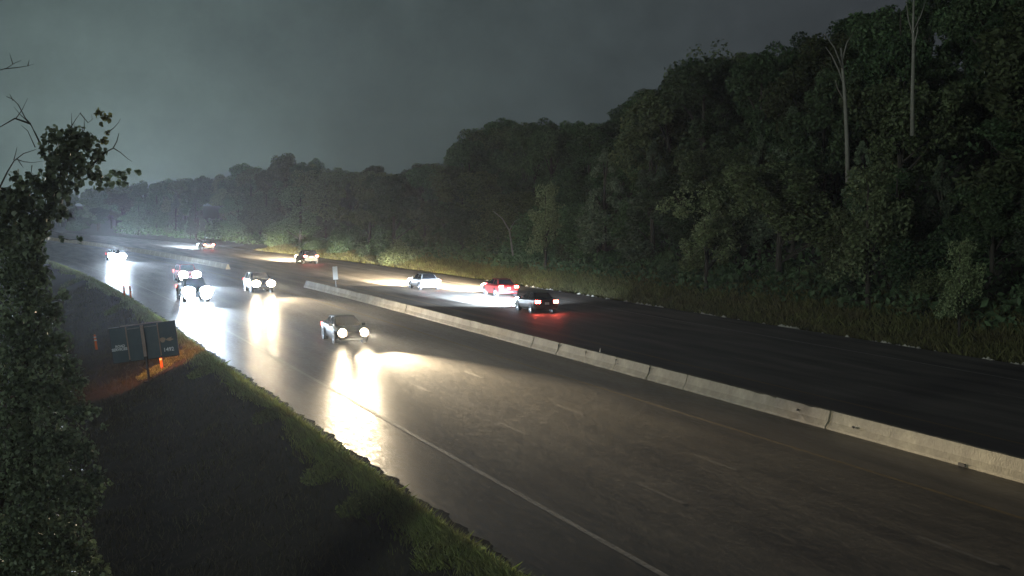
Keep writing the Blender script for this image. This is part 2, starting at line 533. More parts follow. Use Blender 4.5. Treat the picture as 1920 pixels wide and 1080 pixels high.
segs = [barrier_seg_mesh(3.81, g, i) for i, g in enumerate((0.007, 0.006, 0.012, 0.005, 0.009, 0.07))]
near_bar = empty('concrete_barrier', P(27.6, 60.5, 0))
tag(near_bar, 'long tan concrete median barrier of butted segments, its white end beside the small panel sign', 'barrier')
XB = 27.62
k = 0
y = 60.5 - 3.81 * 10
while y < 134:
    yc = y + 1.905
    wide = 58 < y < 73
    wide_here = (58 < y + 3.81 < 75)
    o = link('barrier_segment', segs[5] if wide_here else segs[k % 5], near_bar)
    p = P(XB + 0.012 * math.sin(k * 1.7), yc, 0.004)
    o.location = p - near_bar.location; o.rotation_euler = (0, 0, -(-head(yc)) if False else -head(yc) * -1)
    o.rotation_euler = (0, 0, -math.atan(0)) if yc < 100 else (0, 0, math.atan(0.00072 * (yc - 100)))
    y += 3.81; k += 1
for yj in (60.5, 64.31, 68.12, 71.93):
    j = MB(); j.box((0, 0, 0.28), (0.3, 0.05, 0.54)); o = j.build('joint_filler', M['joint'], near_bar)
    o.location = P(XB, yj, 0) - near_bar.location
for (yj, dx, sz) in ((37.4, -.29, (.10, .35, .10)), (43.6, -.20, (.05, .10, .07)), (47.4, -.155, (.05, .12, .08)), (64.0, -.17, (.04, .05, .06))):
    j = MB(); j.box((0, 0, 0), sz); o = j.build('dark_notch', M['joint'], near_bar, bevel=.012)
    o.location = P(XB + dx, yj, .06 if dx < -.25 else .30 + (dx + .2) * 2) - near_bar.location
far_bar = empty('concrete_barrier', P(27.6, 176, 0))
tag(far_bar, 'farther pale concrete median barrier beyond the gap, running to the left behind the headlights', 'barrier')
y = 176.0
while y < 330:
    yc = y + 1.905
    o = link('barrier_segment', segs[k % 5], far_bar)
    o.location = P(XB, yc, 0.004) - far_bar.location
    o.rotation_euler = (0, 0, math.atan(0.00072 * (yc - 100)))
    y += 3.81; k += 1


# small panel sign and a marker rod by the barrier
def at_ground(name, loc, rz=0): return empty(name, loc, rz)


s = empty('median_marker_sign', P(28.3, 128.0, 0), 0)
s.rotation_euler = (R(1), R(-3), R(-16))
tag(s, 'narrow white panel sign on a thin post just behind the white end of the barrier', 'sign')
mb = MB(); mb.tube([(0, 0, 0), (0, 0, 1.5)], 0.035, 8); mb.build('post', M['steel'], s)
mb = MB(); mb.box((0, -0.05, 1.72), (0.42, 0.012, 1.15)); mb.build('sign_panel', M['reflect'], s, bevel=0.004)
mb = MB(); mb.box((0, -0.03, 1.4), (0.06, 0.025, 0.5)); mb.build('bracket', M['steel'], s)
s = empty('marker_rod', P(27.62, 66.6, 0.635), 0)
tag(s, 'thin pale marker rod standing on top of the near barrier', 'marker')
mb = MB(); mb.tube([(0, 0, 0.01), (0.01, 0, 0.22)], [0.018, 0.014], 6); mb.build('rod', M['reflect'], s)
mb = MB(); mb.box((0, 0, 0.006), (0.1, 0.1, 0.012)); mb.build('foot', M['trim'], s)


# ------------------------------------------------------------------ channelizer posts
def channelizer(label, loc, lean):
    o = empty('channelizer_post', loc); o.rotation_euler = (0, R(lean), R(10))
    tag(o, label, 'traffic post', 'orange channelizer posts on the near roadside')
    mb = MB(); mb.lathe([(0.24, 0.0), (0.24, 0.03), (0.16, 0.07), (0.07, 0.09)], 8); mb.build('base', M['rubber'], o)
    mb = MB(); mb.lathe([(0.085, 0.08), (0.075, 0.6), (0.065, 1.02), (0.03, 1.08)], 12); mb.build('tube', M['orange'], o, smooth=True)
    mb = MB(); mb.lathe([(0.079, 0.66), (0.077, 0.75)], 12); mb.build('band', M['reflect'], o, smooth=True)
    mb = MB(); mb.lathe([(0.076, 0.86), (0.074, 0.94)], 12); mb.build('band', M['reflect'], o, smooth=True)
    return o


channelizer('left one of the two orange posts side by side at the lit grass edge', P(9.95, 124.8, 0.05), -5)
channelizer('right one of the two orange posts side by side at the lit grass edge', P(10.45, 125.0, 0.0), -5)
channelizer('orange post standing just right of the message sign post in the orange glow', P(7.95, 78.4, terrain(7.95, 78.4) - .15), -7)
channelizer('small lone orange post left of the message sign near the tree', P(5.9, 99, terrain(5.9, 99)), -7)

# ------------------------------------------------------------------ message sign seen from behind
yS = 77.0; XS = 7.15
zS = terrain(XS, yS)
sg = empty('message_sign', (XS, yS, zS - 0.05))
sg.rotation_euler = (0, R(-7), R(-12))
tag(sg, 'dark message board seen from behind on one post, leaning, with pale lettering', 'sign')
W2, z0, z1 = 1.66, 1.12, 2.93
# local frame: -Y faces the camera; +Y is the lit face
mb = MB(); mb.box((0, 0.10, (z0 + z1) / 2), (2 * W2, 0.16, z1 - z0)); mb.build('cabinet', M['signframe'], sg, bevel=0.01)
for (a, b, dy) in ((-W2 + 0.03, -0.84, 0), (-0.78, -0.11, 0.03), (0.09, 0.74, 0.03), (0.80, W2 - 0.03, 0)):
    mb = MB(); mb.box(((a + b) / 2, 0.01 - dy / 2, (z0 + z1) / 2), (b - a, 0.018 + dy, z1 - z0 - 0.08))
    mb.build('back_panel', M['signback'], sg, bevel=0.006)
for x in (-0.81, 0.77):
    mb = MB(); mb.box((x, -0.03, (z0 + z1) / 2 + 0.05), (0.055, 0.05, z1 - z0 - 0.14)); mb.build('stiffener', M['tanpost'], sg)
mb = MB(); mb.box((-0.01, -0.06, (z0 + z1) / 2 + 0.08), (0.16, 0.09, z1 - z0 - 0.20)); mb.build('mast', M['tanpost'], sg, bevel=0.01)
mb = MB(); mb.tube([(0, -0.05, -0.4), (0, -0.05, z0 + 0.12)], 0.065, 8); mb.build('post', M['signframe'], sg)
for (a, b, z) in ((-W2, -1.15, z1 + 0.02), (-0.74, -0.15, z1 - 0.13), (0.11, 0.72, z1 - 0.13)):
    mb = MB(); mb.box(((a + b) / 2, -0.05, z), (b - a, 0.05, 0.045)); mb.build('pale_rail', M['steel'], sg)
mb = MB(); mb.box((-0.02, 0.06, z1 + 0.045), (2.1, 0.10, 0.035)); mb.build('top_rail', M['tanpost'], sg)
mb = MB(); mb.box((0, -0.05, 0.02), (0.5, 0.5, 0.05)); mb.build('foot_plate', M['signframe'], sg)
for j in range(3):
    for i in range(8):
        mb = MB(); mb.box((-1.4 + 0.4 * i, 0.19, 1.5 + 0.5 * j), (0.24, 0.015, 0.32)); mb.build('led_module', M['amber'], sg)


def text(body, size, x, z, m, parent, name):
    cu = bpy.data.curves.new(name, 'FONT'); cu.body = body; cu.size = size; cu.extrude = 0.004
    cu.align_x = 'CENTER'; cu.align_y = 'CENTER'; cu.offset = 0.006
    to = bpy.data.objects.new(name + '_curve', cu); COL.objects.link(to)
    dg = bpy.context.evaluated_depsgraph_get()
    me = bpy.data.meshes.new_from_object(to.evaluated_get(dg))
    bpy.data.objects.remove(to)
    me.materials.clear(); me.materials.append(m)
    o = link(name, me, parent)
    o.location = (x, -0.022, z); o.rotation_euler = (math.pi / 2, 0, 0)
    return o


text('ROAD', 0.17, -1.20, 1.98, M['signtext'], sg, 'lettering')
text('SERVICES', 0.19, -1.25, 1.82, M['signtext'], sg, 'lettering')
text('1492', 0.27, 1.17, 1.50, M['signtext'], sg, 'number')
# tan bird-like emblem: disc and swept wing
mb = MB()
mb.add([(0.93 + 0.15 * math.cos(t) * (1 + .2 * math.sin(3 * t)), -0.006, 2.02 + 0.13 * math.sin(t)) for t in [i * math.pi / 6 for i in range(12)]], [tuple(range(12))])
mb.add([(1.08, -0.006, 2.0), (1.28, -0.006, 1.92), (1.50, -0.006, 2.0), (1.34, -0.006, 2.05), (1.42, -0.006, 2.12), (1.18, -0.006, 2.08)], [(0, 1, 2, 3, 4, 5)])
mb.build('emblem', M['emblem'], sg)


# ------------------------------------------------------------------ cars
def loft(stations, ring):
    """stations: list of (y, halfwidth, zlow, ztop); ring(hw,zl,zt) gives the right half, bottom to top"""
    mb = MB(); nr = None
    for (y, hw, zl, zt) in stations:
        rp = ring(hw, zl, zt)
        full = [(x, z) for x, z in rp] + [(-x, z) for x, z in reversed(rp)]
        nr = len(full)
        mb.v += [(x, y, z) for x, z in full]
    for k in range(len(stations) - 1):
        for i in range(nr):
            a = k * nr + i; b = k * nr + (i + 1) % nr
            mb.f.append((a, b, b + nr, a + nr))
    mb.f.append(tuple(range(nr))); mb.f.append(tuple((len(stations) - 1) * nr + i for i in range(nr))[::-1])
    return mb


def body_ring(hw, zl, zt):
    return [(hw * 0.80, zl), (hw * 0.95, zl + 0.03), (hw * 0.99, zl + 0.16), (hw, zl + (zt - zl) * 0.5), (hw * 0.985, zt - 0.10), (hw * 0.93, zt - 0.02), (hw * 0.80, zt)]


CARS = {
    'sedan': dict(L=4.75, W=1.84, wb=2.78, r=0.33,
                  st=[(-2.37, .70, .34, .84), (-2.30, .84, .24, .98), (-2.0, .91, .22, 1.02), (-1.2, .92, .20, .99), (0.2, .92, .20, .95), (1.1, .92, .20, .93), (1.8, .90, .21, .84), (2.2, .86, .22, .74), (2.36, .70, .30, .62)],
                  cab=[(-1.78, .95), (-1.15, 1.42), (0.05, 1.46), (0.95, .93)], cw=(.80, .58), hz=.64, tz=.82),
    'suv': dict(L=4.8, W=1.92, wb=2.8, r=0.37,
                st=[(-2.36, .82, .42, 1.05), (-2.30, .92, .32, 1.12), (-1.6, .95, .28, 1.12), (0.2, .96, .27, 1.08), (1.1, .95, .27, 1.06), (1.9, .93, .28, .99), (2.3, .88, .30, .86), (2.40, .76, .38, .74)],
                cab=[(-2.26, 1.10), (-2.0, 1.68), (0.25, 1.72), (1.05, 1.05)], cw=(.85, .68), hz=.80, tz=1.0),
    'pickup': dict(L=5.7, W=2.0, wb=3.6, r=0.40,
                   st=[(-2.85, .92, .50, 1.10), (-2.8, .98, .42, 1.14), (-1.0, 1.0, .38, 1.14), (0.2, 1.0, .36, 1.12), (1.5, 1.0, .36, 1.12), (2.3, .98, .37, 1.08), (2.7, .94, .38, .98), (2.84, .84, .44, .84)],
                   cab=[(-0.85, 1.12), (-0.65, 1.80), (0.9, 1.84), (1.6, 1.11)], cw=(.90, .72), hz=.88, tz=1.0),
}


def head_mat(col, st):
    key = (col, st)
    if key not in M['hl']:
        M['hl'][key] = mat('lit_headlamp', (0.9, 0.9, 0.9), 0.1, emit=col, es=st)
    return M['hl'][key]


M['tail'] = mat('lit_red_tail_lamp', (0.4, 0.01, 0.01), 0.2, emit=(1.0, 0.05, 0.035), es=30.0)
M['tail_bright'] = mat('lit_red_brake_lamp', (0.4, 0.01, 0.01), 0.2, emit=(1.0, 0.11, 0.075), es=130.0)


def make_car(name, kind, paintm, label, cat, X, y, west_, lcol, power, lens, tailm, braking=False, wide=1500.0, glare=0.0, lens_w=1.25, extra_dome=False, yaw=3.0, verge=0.0):
    c = CARS[kind]
    o = empty(name, P(X, y, 0.006))
    hd = math.atan(0.00072 * max(0, y - 100))
    o.rotation_euler = (0, 0, hd if west_ else math.pi + hd)
    tag(o, label, cat)
    st = c['st']
    loft(st, body_ring).build('body', paintm, o, smooth=False, bevel=0.02)
    fy, ry = st[-1][0], st[0][0]
    # cabin
    (y0, za), (y1, zb), (y2, zc), (y3, zd) = c['cab']; w0, w1 = c['cw']
    mb = MB()
    ptsR = [(w0, y0, za - .05), (w1, y1, zb), (w1, y2, zc), (w0, y3, zd - .05)]
    mb.v = [p for p in ptsR] + [(-x, a, b) for x, a, b in ptsR]
    mb.f = [(0, 1, 2, 3), (7, 6, 5, 4), (1, 5, 6, 2), (0, 4, 5, 1), (2, 6, 7, 3), (3, 7, 4, 0)]
    mb.build('roof', paintm, o, bevel=0.05)

    def quad_panel(nm, pts, shrink, push, m_):
        pts = [Vector(p) for p in pts]; cen = sum(pts, Vector()) / 4
        nrm = (pts[1] - pts[0]).cross(pts[3] - pts[0]).normalized()
        if nrm.dot(cen - Vector((0, (y1 + y2) / 2, 1.0))) < 0: nrm = -nrm
        q = [cen + (p - cen) * shrink + nrm * push for p in pts]
        b_ = MB(); b_.add(q + [p - nrm * 0.02 for p in q], [(0, 1, 2, 3), (7, 6, 5, 4), (0, 4, 5, 1), (1, 5, 6, 2), (2, 6, 7, 3), (3, 7, 4, 0)])
        return b_.build(nm, m_, o)
    quad_panel('windscreen', [(w0, y3, zd), (w1, y2, zc), (-w1, y2, zc), (-w0, y3, zd)], .88, .012, M['glass'])
    quad_panel('rear_window', [(w0, y0, za), (w1, y1, zb), (-w1, y1, zb), (-w0, y0, za)], .86, .012, M['glass'])
    for s_ in (-1, 1):
        ym = (y1 + y2) / 2
        zlo = (za + zd) / 2 + .02
        quad_panel('side_window', [(s_ * w0, ym + .03, zlo), (s_ * w1, ym + .03, zb - .02), (s_ * w1, y2 - .02, zc - .03), (s_ * w0, y3 - .12, zlo)], .86, .012, M['glass'])
        quad_panel('side_window', [(s_ * w0, ym - .03, zlo), (s_ * w1, ym - .03, zb - .02), (s_ * w1, y1 + .02, zb - .03), (s_ * w0, y0 + .12, zlo)], .86, .012, M['glass'])
        mb = MB(); mb.box((s_ * (w0 + .16), y3 - .25, zd + .06), (.2, .1, .14)); mb.build('mirror', paintm, o, bevel=.02)
    for sy in (-1, 1):
        for s_ in (-1, 1):
            wx = s_ * (c['W'] / 2 - .10); wy = sy * c['wb'] / 2; r_ = c['r']
            mb = MB(); mb.lathe([(r_ + .06, -.12), (r_ + .06, .125)], 20, 'x', (wx, wy, r_)); mb.build('wheel_arch', M['trim'], o)
            w = MB(); w.lathe([(r_ * .6, -.11), (r_ * .93, -.11), (r_, -.07), (r_, .07), (r_ * .93, .135), (r_ * .6, .135)], 24, 'x')
            wo_ = w.build('wheel', M['rubber'], o); wo_.location = (wx, wy, r_)
            rr = MB(); rr.lathe([(r_ * .60, 0), (r_ * .56, .14 * s_), (r_ * .15, .12 * s_)], 10, 'x'); ro = rr.build('rim', M['rim'], wo_)
    hw = st[-2][1]
    hz, tz = c['hz'], c['tz']
    lm = head_mat(lcol, lens)
    for s_ in (-1, 1):
        mb = MB(); mb.lathe([(.02, .13), (.10, .12), (.17, .085), (.215, .03), (.23, -.06)], 20, 'z')
        rx = Matrix.Rotation(-math.pi / 2, 3, 'X')
        mb.v = [tuple(rx @ Vector((p[0] * lens_w, p[1] * (.5 + .5 * lens_w), p[2]))) for p in mb.v]  # lens dome enlarged so its glowing shape stands in for glare
        h = mb.build('headlight', lm, o, smooth=True); h.location = (s_ * (hw - .24), fy - .03, hz)
        if extra_dome:  # added glowing domes under the headlights, only to enlarge the glare
            f_ = MB(); f_.v = [tuple(Vector(p) * .8) for p in mb.v]; f_.f = list(mb.f)
            fo = f_.build('glare_dome', lm, o, smooth=True); fo.location = (s_ * (hw - .30), fy + .0, hz - .32)
        ld = bpy.data.lights.new('low_beam', 'SPOT')
        ld.energy = power * (9.0 if west_ else 1.0); ld.color = lcol; ld.spot_size = R(32 if west_ else 25); ld.spot_blend = 1.0; ld.shadow_soft_size = 0.06
        lo = bpy.data.objects.new('low_beam', ld); COL.objects.link(lo); lo.parent = o
        lo.location = (s_ * (hw - .19), fy + .10, hz)
        lo.rotation_euler = (R(90 - (6.0 if west_ else 2.2)), 0, R(-2.5 if west_ else yaw))
        lo.scale = (1.0, 0.5, 1.0)
        if glare:
            if verge:
                vl = bpy.data.lights.new('verge_fill', 'SPOT')  # added fill lamp, turned aside to brighten the verge grass
                vl.energy = verge; vl.color = lcol; vl.spot_size = R(56); vl.spot_blend = 1.0; vl.shadow_soft_size = 0.05
                v_o = bpy.data.objects.new('verge_fill', vl); COL.objects.link(v_o); v_o.parent = o
                v_o.location = (s_ * (hw - .19), fy + .11, hz); v_o.rotation_euler = (R(90 - 0.4), 0, R(-12)); v_o.scale = (1, .07, 1)
            gl = bpy.data.lights.new('halo_lamp', 'SPOT')  # added lamp tilted up, gives oncoming headlights a halo in the haze
            gl.energy = glare; gl.color = lcol; gl.spot_size = R(38); gl.spot_blend = 1.0; gl.shadow_soft_size = 0.07
            wl = bpy.data.lights.new('wide_beam', 'SPOT')
            wl.energy = wide; wl.color = lcol; wl.spot_size = R(110); wl.spot_blend = 1.0; wl.shadow_soft_size = 0.07
            w_o = bpy.data.objects.new('wide_beam', wl); COL.objects.link(w_o); w_o.parent = o
            w_o.location = (s_ * (hw - .19), fy + .11, hz); w_o.rotation_euler = (R(84 if west_ else 88), 0, 0); w_o.scale = (1, .15, 1)
            go = bpy.data.objects.new('halo_lamp', gl); COL.objects.link(go); go.parent = o
            go.location = (s_ * (hw - .19), fy + .12, hz); go.rotation_euler = (R(90 + 13), 0, R(-10))
        mb = MB(); mb.box((s_ * (st[1][1] - .16), ry + .03, tz), (.36, .10, .19)); mb.build('taillight', tailm, o, bevel=.02)
    mb = MB(); mb.box((0, fy - .01, hz - .03), (.85, .05, .16)); mb.build('grille', M['trim'], o, bevel=.01)
    mb = MB(); mb.box((0, fy - .03, st[-1][2] + .02), (1.5, .10, .16)); mb.build('front_bumper', M['trim'], o, bevel=.03)
    mb = MB(); mb.box((0, ry + .02, st[0][2] + .06), (1.55, .12, .18)); mb.build('rear_bumper', M['trim' if kind != 'pickup' else 'chrome'], o, bevel=.03)
    mb = MB(); mb.box((0, ry - .015, tz - .12), (.32, .02, .16)); mb.build('number_plate', M['plate'], o)
    if kind == 'pickup':
        mb = MB(); mb.box((0, -1.85, 1.145), (1.5, 1.6, .02)); mb.build('cargo_bed', M['trim'], o)
    return o


COOL = (0.70, 0.84, 1.0); WARM = (1.0, 0.80, 0.53); NEUT = (1.0, 0.93, 0.82)
PW = 85000.0
p_dark = paint('charcoal_paint', (0.03, 0.032, 0.036)); p_silver = paint('silver_paint', (0.45, 0.47, 0.5))
p_white = paint('white_paint', (0.7, 0.7, 0.68)); p_red = paint('red_paint', (0.35, 0.03, 0.03)); p_blue = paint('blue_paint', (0.04, 0.07, 0.14))
L5 = 2.4
make_car('sedan_car', 'sedan', p_dark, 'nearest oncoming dark car with two separate white headlights in the middle lane', 'car', 18.7, 81.0 + L5, False, WARM, PW * 2.0, 14, M['tail'], glare=16900, wide=700, lens_w=1.1, verge=16000)
make_car('suv_car', 'suv', p_blue, 'oncoming car with warm orange-white headlights in the lane beside the barrier end', 'car', 22.2, 129.5 + L5, False, WARM, PW*.9, 20, M['tail'], glare=20800, wide=700, lens_w=1.8, verge=5000)
make_car('pickup_truck', 'pickup', p_dark, 'oncoming truck with the largest blue-white headlight glare, in the lane next to the grass', 'truck', 15.0, 119 + 2.8, False, COOL, PW * .8, 40, M['tail'], glare=39000, wide=1500, yaw=-1.2, extra_dome=True, lens_w=2.4, verge=14000)
make_car('suv_car', 'suv', p_red, 'oncoming car right behind the truck with the largest glare, showing above it', 'car', 18.6, 148 + L5, False, COOL, PW * .7, 60, M['tail'], glare=39000, wide=3000, extra_dome=True, lens_w=2.0)
make_car('sedan_car', 'sedan', p_silver, 'farthest oncoming car, a lone cool white glare above the two orange posts', 'car', 19.2, 206 + L5, False, COOL, PW * .8, 90, M['tail'], glare=71500, wide=9000, yaw=1.0, extra_dome=True, lens_w=2.6, verge=20000)
make_car('sedan_car', 'sedan', p_dark, 'farthest car driving away with red tail lights and a long white beam ahead', 'car', 41.0, 251, True, COOL, PW*2, 60, M['tail_bright'], wide=15000, glare=130)
make_car('suv_car', 'suv', p_dark, 'car driving away with white-red tail lights below the tall forest hump', 'car', 40.6, 190, True, WARM, PW*1.5, 60, M['tail_bright'], wide=15000, glare=130)
make_car('sedan_car', 'sedan', p_silver, 'silver car driving away beside the panel sign, its back lit white', 'car', 37.2, 131, True, WARM, PW*1.5, 60, M['tail'], wide=45000, glare=130)
make_car('sedan_car', 'sedan', p_red, 'red car following the silver car on the far carriageway', 'car', 40.6, 120, True, WARM, PW*1.5, 60, M['tail_bright'], wide=22000, glare=130)
make_car('sedan_car', 'sedan', p_dark, 'last dark low car driving away, nearest the camera on the far carriageway', 'car', 37.0, 101.5, True, COOL, PW*2, 60, M['tail_bright'], wide=50000, glare=130)

# ------------------------------------------------------------------ vegetation
def leaf_quads(centres, size, rnd, up=0.35, outward=None, aspect=1.5):
    n = len(centres)
    nrm = rnd.normal(size=(n, 3)); nrm[:, 2] += up
    if outward is not None: nrm += outward * 0.9
    nrm /= np.linalg.norm(nrm, axis=1)[:, None] + 1e-9
    a = rnd.normal(size=(n, 3)); a -= (a * nrm).sum(1)[:, None] * nrm
    a /= np.linalg.norm(a, axis=1)[:, None] + 1e-9
    b = np.cross(nrm, a)
    s_ = (size * (0.6 + 0.8 * rnd.random(n)))[:, None]
    v_ = np.stack([centres + a * s_ * .5 * aspect, centres + b * s_ * .42 + nrm * s_ * .08, centres - a * s_ * .5 * aspect, centres - b * s_ * .42 + nrm * s_ * .08], axis=1)
    return v_.reshape(-1, 3), np.arange(4 * n)


def crown_points(kind, H, rnd, n):
    """clump centres of a crown of height H and leaves round them"""
    pts = []; outs = []
    if kind == 'cone':
        nc = 70
        t = rnd.random(nc) ** 0.8
        ang = rnd.random(nc) * 6.283
        rr = (1 - t) ** 0.75 * H * 0.20 * (0.75 + 0.4 * rnd.random(nc))
        C = np.stack([rr * np.cos(ang), rr * np.sin(ang), H * (0.06 + 0.93 * t)], 1); cr_ = H * 0.045 * (1.3 - t)
    elif kind == 'bush':
        nc = 34
        d = rnd.normal(size=(nc, 3)); d /= np.linalg.norm(d, axis=1)[:, None]; d[:, 2] = np.abs(d[:, 2])
        C = d * np.array([H * .55, H * .55, H * .80]) * (0.5 + 0.5 * rnd.random(nc))[:, None]; C[:, 2] += H * .06; cr_ = np.full(nc, H * 0.17)
    else:
        nc = 60 if kind == 'round' else 52
        lobes = []
        nl = 9
        for i in range(nl):
            a = rnd.random() * 6.283; q = rnd.random()
            rad = H * (0.20 if kind == 'round' else 0.13) * math.sqrt(q) * 1.2
            z = H * (0.38 + 0.46 * rnd.random()) if kind == 'round' else H * (0.28 + 0.6 * rnd.random())
            lobes.append((rad * math.cos(a), rad * math.sin(a), z))
        lobes.append((0, 0, H * 0.82))
        C = []
        for i in range(nc):
            l = lobes[i % len(lobes)]
            d = rnd.normal(size=3); d /= np.linalg.norm(d)
            C.append(np.array(l) + d * np.array([H * .13, H * .13, H * .115]) * (0.5 + 0.6 * rnd.random()))
        C = np.array(C); cr_ = H * 0.062 * (0.7 + 0.6 * rnd.random(nc))
    k = rnd.integers(0, nc, n)
    d = rnd.normal(size=(n, 3)); d /= np.linalg.norm(d, axis=1)[:, None]
    rad = (cr_[k] if hasattr(cr_, '__len__') else np.full(n, cr_)) * (0.55 + 0.6 * rnd.random(n) ** 0.5)
    pts = C[k] + d * rad[:, None]
    pts[:, 2] = np.maximum(pts[:, 2], 0.05)
    return pts, d, C


def tree_proto(kind, H, n, size, m, seed):
    rnd = np.random.default_rng(seed)
    pts, outs, C = crown_points(kind, H, rnd, n)
    v_, f_ = leaf_quads(pts, size, rnd, outward=outs)
    crown = np_mesh('crown', v_, f_, 4, m)
    mb = MB()
    if kind != 'bush':
        lean = rnd.normal(0, .02, 2) * H
        mb.tube([(0, 0, -1.2), (lean[0] * .3, lean[1] * .3, H * .3), (lean[0], lean[1], H * .62), (lean[0], lean[1], H * .85)], [H * .019, H * .015, H * .009, H * .004], 7)
        for i in range(0, len(C), 6):
            c = C[i]; zb = max(0.15 * H, c[2] - H * .22)
            mb.tube([(lean[0] * .4, lean[1] * .4, zb), (c[0] * .5, c[1] * .5, (zb + c[2]) / 2 + .02 * H), tuple(c)], [H * .007, H * .005, H * .002], 5)
    else:
        for i in range(0, len(C), 5):
            c = C[i]; mb.tube([(0, 0, -.3), (c[0] * .6, c[1] * .6, c[2] * .5), tuple(c)], [H * .016, H * .01, H * .004], 5)
    return crown, mb.mesh('trunk', M['bark'])


PROTO = {}
for i in range(4):
    PROTO['round', i] = tree_proto('round', 14, 17000, 0.22, M['leaf_a'] if i % 2 else M['leaf_b'], 10 + i)
for i in range(3):
    PROTO['tall', i] = tree_proto('tall', 15, 15000, 0.21, M['leaf_b'] if i % 2 else M['leaf_a'], 20 + i)
for i in range(2):
    PROTO['cone', i] = tree_proto('cone', 9, 11000, 0.13, M['leaf_c'], 30 + i)
for i in range(3):
    PROTO['bush', i] = tree_proto('bush', 4, 6500, 0.14, M['leaf_b'] if i % 2 else M['leaf_a'], 40 + i)
PROTO['pale', 0] = tree_proto('tall', 11, 5200, 0.20, M['leaf_l'], 50)
PROTO['pale', 1] = tree_proto('round', 12, 6000, 0.20, M['leaf_l'], 51)
PROTO['palebush', 0] = tree_proto('bush', 4, 2600, 0.17, M['leaf_l'], 52)
PH = {'round': 14, 'tall': 15, 'cone': 9, 'bush': 4}


def plant(name, key, loc, h, label, cat, group=None, wide=1.0, protoH=None, sink=0.15):
    o = empty(name, loc, random.random() * 6.28)
    s_ = h / (protoH or PH[key[0]])
    o.scale = (s_ * wide, s_ * wide, s_)
    tag(o, label, cat, group)
    cr_, tr = PROTO[key]
    link('crown', cr_, o); link('trunk' if 'bush' not in key[0] else 'stem', tr, o)
    return o


SKY = [(-200, 352), (0, 345), (130, 350), (250, 343), (310, 332), (375, 322), (440, 306), (475, 300), (515, 282), (545, 292), (560, 312), (590, 294), (630, 300), (660, 318), (700, 308), (740, 318), (800, 302), (865, 296), (878, 245), (900, 232), (940, 215), (1010, 210), (1080, 218), (1110, 222), (1160, 210), (1200, 175), (1235, 150), (1300, 118), (1340, 96), (1390, 85), (1430, 80), (1500, 52), (1560, 40), (1640, 2), (1700, -40), (2100, -160)]


def cap_height(X, y):
    zg = terrain(X, y); p = P(X, y, zg)
    u, v_, w = pixel((p.x, p.y, CAM_H))
    sv = float(np.interp(u, [a for a, _ in SKY], [b for _, b in SKY]))
    t = at(u, sv, w)
    return u, t.z - zg, zg, w


n_tree = 0
rowsX = [(54.5, 0), (58.5, 1), (64, 2), (71, 3), (80, 4), (91, 5)]
for X0, row in rowsX:
    y = 44.0 + row * 2.0
    while y < 560:
        step = (5.6 + row * 0.9) * (1 + max(0, y - 120) / 170)
        X = X0 + random.uniform(-2.2, 2.2); yy = y + random.uniform(-.35, .35) * step
        if yy < 185: X += 4.0
        y += step
        u, cap, zg, w = cap_height(X, yy)
        if u < -60 or u > 2060: continue
        if row >= 3 and yy > 330: continue
        if row >= 2 and yy > 430: continue
        # the wood stands back from the road beyond the point near (700, 480)
        h = random.uniform(11.5, 18.5) if row else random.uniform(6, 11)
        kind = random.choice(['round', 'round', 'tall']) if row else random.choice(['bush', 'tall', 'round', 'cone'])
        if row == 1 and random.random() < .22 and u > 950: kind = 'cone'; h = random.uniform(7, 11)
        if kind == 'bush': h = random.uniform(4, 6.5)
        lim = cap * random.uniform(0.93, 1.0)
        if h > lim: h = lim
        if row >= 3 and h < lim * .8: h = min(lim, 20)
        if h < 3.5: continue
        key = (kind, random.randrange({'round': 4, 'tall': 3, 'cone': 2, 'bush': 3}[kind]))
        p = P(X, yy, zg)
        far = u < 700
        if kind == 'cone':
            nm, lb, g = 'cedar_tree', 'dark cone-shaped cedar in the wood on the hillside beyond the far carriageway', 'cedars in the hillside wood'
            if far: lb, g = 'dark cone-shaped cedar in the wood at the far bend', 'cedars in the wood at the far bend'
        elif kind == 'bush':
            nm, lb, g = 'roadside_shrub', 'leafy shrub at the foot of the wood beyond the far carriageway', 'shrubs at the foot of the hillside wood'
            if far: lb, g = 'leafy shrub at the foot of the wood at the far bend', 'shrubs at the foot of the wood at the far bend'
        elif far:
            nm, lb, g = 'broadleaf_tree', 'broadleaf tree in the hazy wood where the road bends left', 'trees of the wood at the far bend'
            if row == 0: lb, g = 'tree at the roadside front of the hazy wood where the road bends left', 'front trees of the wood at the far bend'
        else:
            nm = 'broadleaf_tree'
            lb, g = [('low broadleaf tree in the front row of the right hillside wood above the grass', 'front row of the hillside wood'),
                     ('broadleaf tree in the lower part of the right hillside wood, behind its front row', 'lower trees of the hillside wood'),
                     ('dark broadleaf tree high on the right hillside, towards the skyline', 'upper trees of the hillside wood')][0 if row == 0 else 1 if row < 3 else 2]
        plant(nm, key, (p.x, p.y, zg - .1), h, lb, 'tree' if kind != 'bush' else 'shrub', g, wide=random.uniform(.9, 1.25) * (14.0 / max(h, 9) if kind in ('round', 'tall') and h < 14 else 1.0))
        n_tree += 1
# woods left of the far road
for k in range(16):
    yy = 170 + 24 * k + random.uniform(-6, 6); X = random.uniform(-16, -3)
    if yy < 215: X -= 4
    u, cap, zg, w = cap_height(X, yy)
    if u < -90: continue
    h = min(random.uniform(9, 14), cap)
    if h < 3: continue
    p = P(X, yy, terrain(X, yy))
    plant('broadleaf_tree', ('round', k % 4), (p.x, p.y, p.z - .1), h, 'dark tree far down the left side of the road behind the near tree', 'tree', 'trees down the left side of the road')
print('trees', n_tree)
